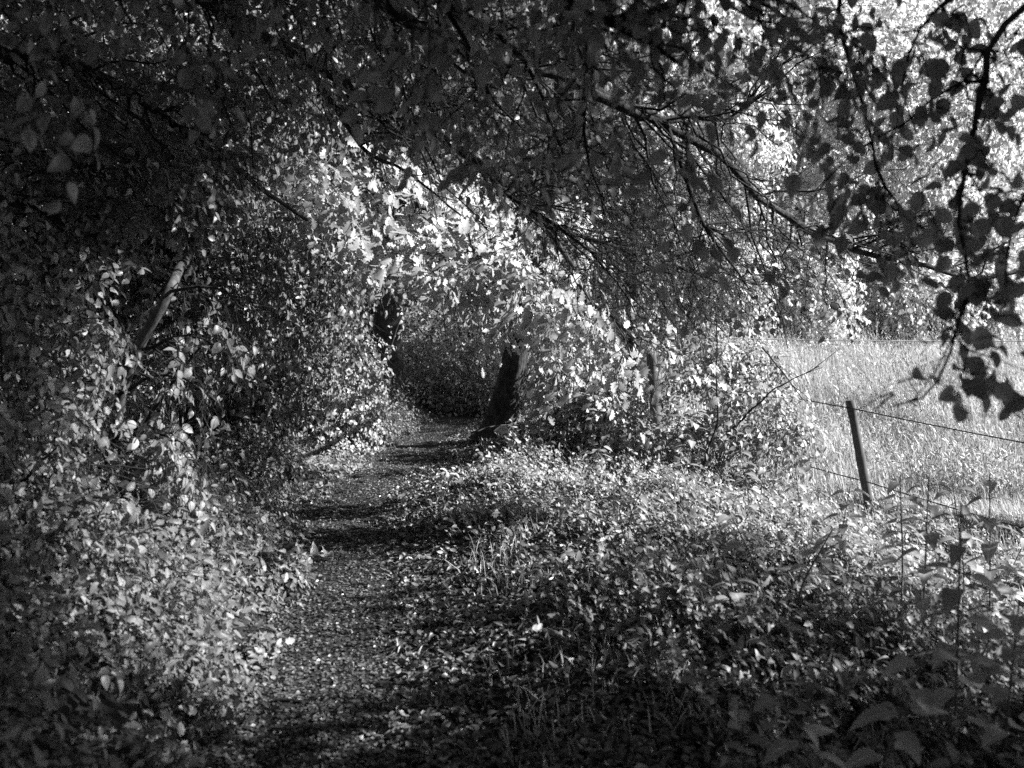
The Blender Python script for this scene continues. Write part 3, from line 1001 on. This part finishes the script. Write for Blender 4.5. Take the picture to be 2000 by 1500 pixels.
# ------------------------------------------------------------------ woodland closing the view
WG = 'woodland trees closing the end of the path'
wt = [(-2.1, 16.4, .25, 'dark trunked tree at the dark end of the footpath', [((-2.6, 16.8, 4.6), (2.2, 1.8, 2.2), 700)]),
      (-6.5, 14.5, .22, 'shaded woodland tree high on the left bank', [((-6.5, 14.5, 4.6), (2.6, 2.2, 3.6), 1000)]),
      (-4.6, 19.5, .22, 'dim woodland tree behind the sunlit shrub', [((-4.6, 19.5, 4.2), (2.4, 2, 4.0), 1000)]),
      (-10.5, 19, .25, 'dark woodland tree farthest to the left', [((-10.5, 19, 5), (3, 2.5, 4.6), 900)]),
      (-.6, 22, .22, 'woodland tree standing behind the end of the footpath', [((-.6, 22, 4.2), (2.6, 2, 4.2), 1000), ((-.8, 21, 1.4), (2.2, 1.2, 1.4), 500)]),
      (2.8, 24, .22, 'woodland tree behind the leaning trunk at the field corner', [((2.8, 24, 5), (2.6, 2, 4.6), 1000)]),
      (-3.5, 24, .25, 'tallest dim tree behind the left woodland', [((-3.5, 24, 6), (4.5, 2, 6), 1300)])]
for x, y, r, lab, bl_ in wt:
    b = np.array([x, y, float(gh(x, y)) - .05])
    t = thing('woodland_tree', lab, 'tree', b, WG)
    hz = bl_[0][0][2]
    trunk(t, [b, b + [.1, 0, 1.5], b + [.05, .1, hz], b + [.2, .1, hz + 3]], r, r * .4)
    crown(t, bl_, M_wood, T_SM, (.45, .8), 9, (.09, .14), keep=None, tkeep=corridor, name='crown', tr=.005)

b = np.array([1.9, 16.2, float(gh(1.9, 16.2)) - .05])  # stands in for foliage there, placed to shade the path end
t = thing('hedgerow_tree', 'leafy hedgerow tree on the field edge behind the leaning trunk', 'tree', b)
trunk(t, [b, b + [.05, 0, 1.2], b + [0, .1, 2.6], b + [.1, 0, 5]], .1, .04)
crown(t, [(b + [0, 0, 2.6], (1.2, 1.0, 2.4), 480), (b + [-.6, .3, 1.3], (.9, .8, 1.0), 140)], M_shrub, T_OVM, (.3, .5), 8, (.06, .1), nbias=unit(SUN + [0, -.4, 0]), keep=None, tkeep=corridor, name='crown')

# trees across the field
FG = 'trees across the field'
far = [(2.2, 27, 5.4, 'leafy tree across the field behind the leaning trunk'), (5.4, 29.5, 5.4, 'bright tree across the field above the straggling shrub'),
       (9.2, 32.5, 6.0, 'bright tree across the field left of the fence post'), (13.2, 35, 6.4, 'bright tree across the field above the fence post'),
       (17.6, 38.5, 7.0, 'bright tree across the field at the right edge'), (8.0, 39, 9.5, 'tall tree in the second row across the field'),
       (15.4, 44, 10.5, 'tall tree behind the others across the field on the right')]
for x, y, hz, lab in far:
    b = np.array([x, y, float(gh(x, y)) - .05])
    t = thing('field_tree', lab, 'tree', b, FG)
    trunk(t, [b, b + [.1, 0, 1.5], b + [.1, .2, hz], b + [.2, .1, hz + 4]], .22, .08)
    bl_ = [(b + [0, 0, hz + 1], (2.6, 2.3, hz + .2), 1300)]
    for k in range(10):
        a = rng.uniform(0, 6.28)
        bl_.append((b + [math.cos(a) * 2.0, math.sin(a) * 1.7 - .3, rng.uniform(1.6, hz * 1.9)], (1.1, 1.0, .8), 170))
    bl_.append((b + [0, -1.3, 2.3], (1.7, .8, 1.5), 260))
    bl_.append((b + [0, .9, 1.1], (2.6, .9, 1.2), 500))
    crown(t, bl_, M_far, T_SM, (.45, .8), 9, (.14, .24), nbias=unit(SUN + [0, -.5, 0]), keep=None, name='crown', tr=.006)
b = np.array([9.6, 17.0, float(gh(9.6, 17.)) - .05])
t = thing('field_tree', 'nearer sunlit tree leaning in from the right above the field', 'tree', b, FG)
trunk(t, [b, b + [-.1, 0, 2], b + [-.3, 0, 5], b + [-.4, 0, 9]], .22, .1)
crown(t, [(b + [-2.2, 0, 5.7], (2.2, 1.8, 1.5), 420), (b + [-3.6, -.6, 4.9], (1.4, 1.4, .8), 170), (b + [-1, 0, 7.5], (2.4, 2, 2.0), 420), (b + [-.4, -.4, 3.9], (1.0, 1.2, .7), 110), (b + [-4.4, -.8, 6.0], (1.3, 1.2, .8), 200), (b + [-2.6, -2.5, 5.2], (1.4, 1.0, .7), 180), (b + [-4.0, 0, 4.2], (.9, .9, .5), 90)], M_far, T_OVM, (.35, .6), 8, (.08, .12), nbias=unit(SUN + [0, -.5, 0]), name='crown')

# ------------------------------------------------------------------ fence
p1b = at(1706, 1010, 10.3)
p1t = at(1660, 782, 10.35)
p1b[2] -= .1
t = thing('wire_fence', 'leaning weathered posts with two strands of barbed wire along the field', 'fence', (p1b[0], p1b[1], p1b[2] + .1))


def post(a, b_, r):
    P = np.linspace(a, b_, 14)
    T_ = Tubes()
    R = np.full(14, r) * (1 + .04 * rng.normal(size=14))
    P = np.vstack([P, P[-1] + (P[-1] - P[-2]) * .02, P[-1] + (P[-1] - P[-2]) * .03])
    R = np.append(R, [r * .8, .001])
    T_.add(P, R, 9)
    o = T_.build('post', M_post, t)
    return o


post(p1b, p1t, .046)
p2b, p2t = at(1284, 850, 12.6), at(1272, 690, 12.6)
post(p2b - [0, 0, .1], p2t, .062)
p3b = np.array([5.75, 7.0, float(gh(5.75, 7.)) - .1])
p3t = p3b + [.05, 0, 1.1]
post(p3b, p3t, .05)


def wire(name, a, m, c, sag):
    T_ = Tubes()
    P = []
    for q0, q1 in ((a, m), (m, c)):
        s_ = np.linspace(0, 1, 40)[:, None]
        P.append((q0 + (q1 - q0) * s_ - UP * sag * 4 * s_ * (1 - s_))[:-1])
    P = np.concatenate(P + [c[None]])
    off = np.array([0, -.05, 0])
    P = P + off
    T_.add(P, np.full(len(P), .0062), 5)
    for i_ in range(2, len(P) - 2, 2):
        for k in range(2):
            d = rand_unit(1)[0] * .022
            T_.add(np.array([P[i_] - d, P[i_], P[i_] + d]), np.array([.001, .003, .001]), 4)
    T_.build(name, M_wire, t)


wire('barbed_wire', at(1272, 712, 12.6), at(1662, 797, 10.33), np.array([5.75, 7.0, .36]), .03)
wire('barbed_wire', at(1282, 808, 12.6), at(1692, 940, 10.3), np.array([5.75, 7.0, -.52 + .12]), .05)

t = thing('electric_fence', 'thin white tape stretched level across the field in front of the far trees', 'fence', (3.0, 17, float(gh(3., 17.))))
a, c = at(1240, 655, 17), at(2150, 666, 13.5)
T_ = Tubes()
s_ = np.linspace(0, 1, 30)[:, None]
T_.add(a + (c - a) * s_ - UP * .04 * 4 * s_ * (1 - s_), np.full(30, .009), 5)
T_.build('tape', M_tape, t)
for q in (a, c):
    T_ = Tubes()
    T_.add(np.array([[q[0], q[1] + .03, float(gh(q[0], q[1])) - .2], [q[0], q[1] + .03, q[2] - .4], [q[0], q[1] + .03, q[2] + .1]]), np.array([.02, .02, .02]), 7)
    T_.build('post', M_post, t)

# ------------------------------------------------------------------ saplings, dead twigs and sticks
def sapling(label, pts, r0, r1, n, mat=M_shrub, ls=(.05, .08), name='sapling'):
    b = np.array(pts[0], float)
    t = thing(name, label, 'sapling', b)
    trunk(t, pts, r0, r1, M_twig, .1, 7, 'stem', .02)
    P = catmull(pts, .05)
    k = rng.integers(len(P) // 3, len(P), n)
    lv, tb = Leaves(), Tubes()
    sprays(P[k], unit(rng.normal(size=(n, 3)) + [0, -.2, .3]), rng.uniform(.15, .35, n), 5, ls, lv, tb, unit(SUN + [0, -.5, 0]), .4)
    tb.build('twigs', M_twig, t)
    lv.build('foliage', mat, T_OVM, t)


def gp(px, py, Y):
    p = at(px, py, Y)
    p[2] = float(gh(p[0], p[1])) - .02
    return p


sapling('slender dark sapling curving up beside the straggling shrub', [gp(1368, 930, 9.3), at(1385, 870, 9.3), at(1404, 820, 9.3), at(1398, 740, 9.3), at(1402, 660, 9.3), at(1398, 590, 9.3)], .011, .005, 12)
sapling('thin pale sapling between the leaning trunk and fence post', [gp(1170, 880, 10.4), at(1195, 790, 10.4), at(1200, 720, 10.4), at(1205, 650, 10.4)], .009, .004, 10)
sapling('thin lit sapling leaning against the dark trunk at the path end', [gp(735, 810, 14.2), at(750, 720, 14.2), at(768, 660, 14.2), at(790, 600, 14.2)], .02, .01, 8)


def stick(name, label, pts, r0, r1, cat='stick', mat=None, forks=0, col=None):
    t = Tubes()
    P = catmull(pts, .04, .004)
    t.add(P, np.linspace(r0, r1, len(P)), 6)
    for k in range(forks):
        i_ = rng.integers(len(P) // 4, len(P) - 2)
        d = unit((P[-1] - P[0])[None])[0] * .7 + rand_unit(1)[0] * .6
        Q = P[i_] + d * np.linspace(0, rng.uniform(.1, .3), 5)[:, None]
        t.add(Q, np.linspace(r1, r1 * .5, 5), 5)
    return tag(t.build(name, mat or M_twig), label, cat)


stick('dead_branch', 'bare dead branch slanting up out of the straggling shrub', [at(1420, 850, 9.4), at(1500, 770, 9.4), at(1560, 735, 9.4), at(1600, 715, 9.4)], .012, .004, 'branch', None, 6)
stick('dead_branch', 'thin dead branch crossing the other one above the fence wire', [at(1490, 680, 9.2), at(1520, 715, 9.2), at(1560, 770, 9.25), at(1575, 785, 9.3)], .008, .004, 'branch', None, 3)
stick('fallen_stick', 'pale stick lying across the foot of the leaning trunk', [at(920, 845, 11.8), at(975, 832, 11.9), at(1060, 828, 12)], .012, .007, 'stick', M_stem)
q = gp(575, 1405, 4.05)
stick('fallen_stick', 'short dark stick lying on the footpath near the camera', [q + [-.09, .02, .03], q + [0, 0, .04], q + [.1, -.02, .03]], .012, .007, 'stick', M_bark)
q = gp(400, 1120, 6)
stick('fallen_stick', 'thin dark stick caught in the bank herbs', [q + [-.3, 0, .3], q + [0, 0, .38], q + [.25, 0, .45]], .01, .005, 'stick', M_bark)
for k, (px, py, Y, lab) in enumerate(((1266, 930, 9.0, 'tuft of bare dark upright stems on the sunny verge'), (1240, 1290, 4.7, 'small tuft of pale dry stalks in the shaded verge'))):
    q = gp(px, py, Y)
    t = Tubes()
    for j in range(11 if k == 0 else 8):
        d = unit((UP + rng.normal(size=3) * .3)[None])[0]
        hh = rng.uniform(.25, .55) * (1 if k == 0 else .5)
        t.add(catmull([q + rng.normal(size=3) * [.04, .04, 0], q + d * hh * .5, q + d * hh + [rng.normal() * .03, 0, 0]], .05), np.linspace(.005, .002, len(catmull([q, q + d * hh * .5, q + d * hh], .05))) if False else np.full(len(catmull([q, q + d * hh * .5, q + d * hh], .05)), .0035), 5) if False else t.add(np.array([q + [rng.normal() * .05, rng.normal() * .05, 0], q + d * hh * .5, q + d * hh + [rng.normal() * .04, 0, 0]]), np.array([.005, .004, .002]), 5)
    tag(t.build('stem_tuft', M_twig if k == 0 else M_stem), lab, 'plant')

# fallen twig with pale leaves on the path
q = gp(612, 1095, 6.5)
t = thing('fallen_twig', 'fallen twig with curled pale leaves lying across the footpath', 'twig', q)
tb, lv = Tubes(), Leaves()
P = catmull([q + [-.16, .02, .02], q + [0, 0, .06], q + [.1, -.01, .05], q + [.16, .01, .08]], .03)
tb.add(P, np.linspace(.006, .003, len(P)), 5)
n = 9
k = rng.integers(2, len(P), n)
lv.add(P[k], unit(rng.normal(size=(n, 3)) + [0, 0, .2]), unit(SUN + rng.normal(size=(n, 3)) * .5), rng.uniform(.05, .09, n))
tb.build('stem', M_stem, t)
lv.build('leaves', M_pale, T_OV, t, curl=(1.5, 3))

# ------------------------------------------------------------------ small plants
def seedling(label, px, py, Y, h, n, ls, mat):
    q = gp(px, py, Y)
    t = thing('seedling', label, 'plant', q)
    lv, tb = Leaves(), Tubes()
    d = unit((UP + [.15, -.1, 0])[None])[0]
    tb.add(np.array([q, q + d * h * .5, q + d * h]), np.array([.004, .003, .002]), 5)
    tt = np.linspace(.35, 1, n)
    a = np.arange(n) * 2.4
    lv.add(q + d * h * tt[:, None], np.stack([np.cos(a), np.sin(a), .1 * np.ones(n)], -1), unit(np.array([.5, -.6, .7]) + rng.normal(size=(n, 3)) * .2), rng.uniform(*ls, n))
    tb.build('stem', M_gstem, t)
    lv.build('leaves', mat, T_OV, t)


seedling('pale broad leaved seedling at the foot of the leaning trunk', 985, 925, 10.6, .32, 6, (.12, .17), M_pale)
seedling('sunlit seedling with pale leaves right of the leaning trunk', 1045, 905, 10.8, .26, 6, (.09, .13), M_pale)


def nettle(h, n, s0):
    t = thing('nettle', '', 'nettle', (0, 0, 0))
    tb, lv = Tubes(), Leaves()
    lean = np.array([rng.normal() * .1, rng.normal() * .1, 0])
    P = catmull([[0, 0, -.03], [0, 0, h * .35], list(lean * .5 + [0, 0, h * .7]), list(lean + [0, 0, h])], .04)
    tb.add(P, np.linspace(.005, .0025, len(P)), 6)
    for k in range(n):
        f = .25 + .75 * (k + .5) / n
        q = P[int(f * (len(P) - 1))]
        a = k * 1.571 + rng.normal() * .15
        sz = s0 * (1.15 - .75 * abs(f - .55)) * rng.uniform(.85, 1.15)
        for sg in (0, math.pi):
            d = np.array([math.cos(a + sg), math.sin(a + sg), rng.uniform(-.25, .15)])
            pet = q + unit(d[None])[0] * .03 + [0, 0, .008]
            tb.add(np.array([q, (q + pet) / 2 + [0, 0, .004], pet]), np.array([.0022, .0018, .0014]), 4)
            lv.add(pet[None], d[None], (UP + rng.normal(size=3) * .25)[None], np.array([sz]))
    tb.build('stem', M_gstem, t)
    lv.build('leaves', M_nettle, T_NET, t, curl=(.7, 1.5))
    return t


protos = [nettle(.6, 7, .105), nettle(.8, 9, .10), nettle(.42, 6, .10), nettle(.66, 8, .095)]
NG = 'broad leaved plants growing on the right verge'
npos = [(1720, 1690, 2.75, 0, 'nettle with big drooping serrated leaves nearest the lower right'), (1800, 1330, 4.2, 1, 'tallest nettle with leaves rising against the sunny verge'),
        (1590, 1690, 2.8, 2, 'short nettle with hanging leaves at the bottom edge'), (1930, 1260, 4.7, 1, 'tall nettle at the right edge below the lower wire'),
        (1960, 1600, 3.0, 3, 'shaded nettle at the right edge near the bottom corner'), (1880, 1180, 5.5, 3, 'half sunlit nettle beneath the lower wire at right'),
        (1560, 1280, 4.7, 2, 'short nettle left of the big drooping one, half in shade'), (1470, 1200, 5.3, 2, 'low nettle at the edge of the sunlit verge'),
        (1640, 1170, 5.8, 0, 'sunlit nettle below the leaning fence post'), (1440, 1340, 4.3, 2, 'dark low nettle in the middle of the shaded verge'),
        (1890, 1450, 3.5, 2, 'dark short nettle at the bottom right corner'), (1760, 1200, 5.2, 3, 'bushy nettle right of the one below the fence post'),
        (1960, 1120, 6.0, 0, 'sunlit nettle farthest right before the field'), (1330, 1240, 5.0, 2, 'low nettle farthest left on the shaded verge'),
        (1780, 1090, 6.6, 2, 'small bright nettle just right of the fence post foot'),
        (1160, 960, 9.2, 2, 'small sunlit nettle between the leaning trunk and the tuft of bare stems'), (1340, 1000, 8.2, 3, 'sunlit nettle in front of the straggling shrub'),
        (1460, 1040, 7.6, 0, 'leafy sunlit nettle at the right end of the straggling shrub'), (1110, 1080, 7.0, 2, 'low nettle where the fallen leaves meet the verge herbs'),
        (1560, 1050, 7.4, 3, 'sunlit nettle left of the fence post foot'), (1230, 1110, 6.6, 2, 'low half shaded nettle in the middle of the verge'),
        (1860, 1600, 3.1, 1, 'tall shaded nettle rising from the bottom edge near the right corner')]
used = [False] * 4
for px, py, Y, k, lab in npos:
    q = gp(px, py, Y)
    if not used[k]:
        used[k] = True
        o = protos[k]
        o.location = tuple(q)
        o['label'] = lab
        o['group'] = NG
        o.rotation_euler = (0, 0, rng.uniform(0, 6.28))
    else:
        copy_tree(protos[k], q, rng.uniform(0, 6.28), rng.uniform(.85, 1.15), lab, NG)


def fern(nf, L):
    t = thing('fern', '', 'fern', (0, 0, 0))
    for k in range(nf):
        a = k * 6.283 / nf + rng.normal() * .25
        s_ = np.linspace(0, 1, 22)
        R_ = L * rng.uniform(.8, 1.1)
        kk = rng.uniform(.5, 1.0)
        rad = R_ * kk * s_
        zz = R_ * ((1.25 - kk) * 1.5 * s_ - .5 * s_ ** 2)
        P = np.stack([np.cos(a) * rad, np.sin(a) * rad, zz], -1)
        tb, lv = Tubes(), Leaves()
        tb.add(P, np.linspace(.003, .001, 22), 4)
        tan = unit(np.gradient(P, axis=0))
        sd = unit(np.cross(tan, UP))
        nm = np.cross(sd, tan)
        for sg in (-1, 1):
            i_ = np.arange(3, 22)
            ln = R_ * .30 * np.sin(np.pi * np.clip((i_ - 1) / 21., 0, 1)) ** .7 + .01
            lv.add(P[i_], unit(sd[i_] * sg + .5 * tan[i_] + DOWN * .15 + rng.normal(size=(len(i_), 3)) * .05), nm[i_] + rng.normal(size=(len(i_), 3)) * .08, ln, np.full(len(i_), .42))
        o = lv.build('frond', M_fern, T_OVM, t)
        tb.build('rib', M_gstem, o).location = (0, 0, 0)
    return t


fp = fern(6, .36)
FR = 'ferns on the left bank'
fpos = [(540, 1150, 5.9, .7, 'small fern at the footpath edge in the sun'), (430, 1110, 6.0, .85, 'fern on the bank below the sunlit bush'),
        (250, 1190, 5.0, .9, 'shaded fern low on the left bank')]


def copy_deep(o, parent=None):
    c_ = o.copy()
    C.objects.link(c_)
    if parent:
        c_.parent = parent
    for ch in list(o.children):
        copy_deep(ch, c_)
    return c_


fcop = [fp] + [copy_deep(fp) for _ in fpos[1:]]
for o, (px, py, Y, sc, lab) in zip(fcop, fpos):
    q = gp(px, py, Y)
    o.location = (float(q[0]), float(q[1]), float(q[2]) + .08)
    o.rotation_euler = (0.0, .12, rng.uniform(0, 6.28))
    o.scale = (sc, sc, sc)
    o['label'] = lab
    o['group'] = FR
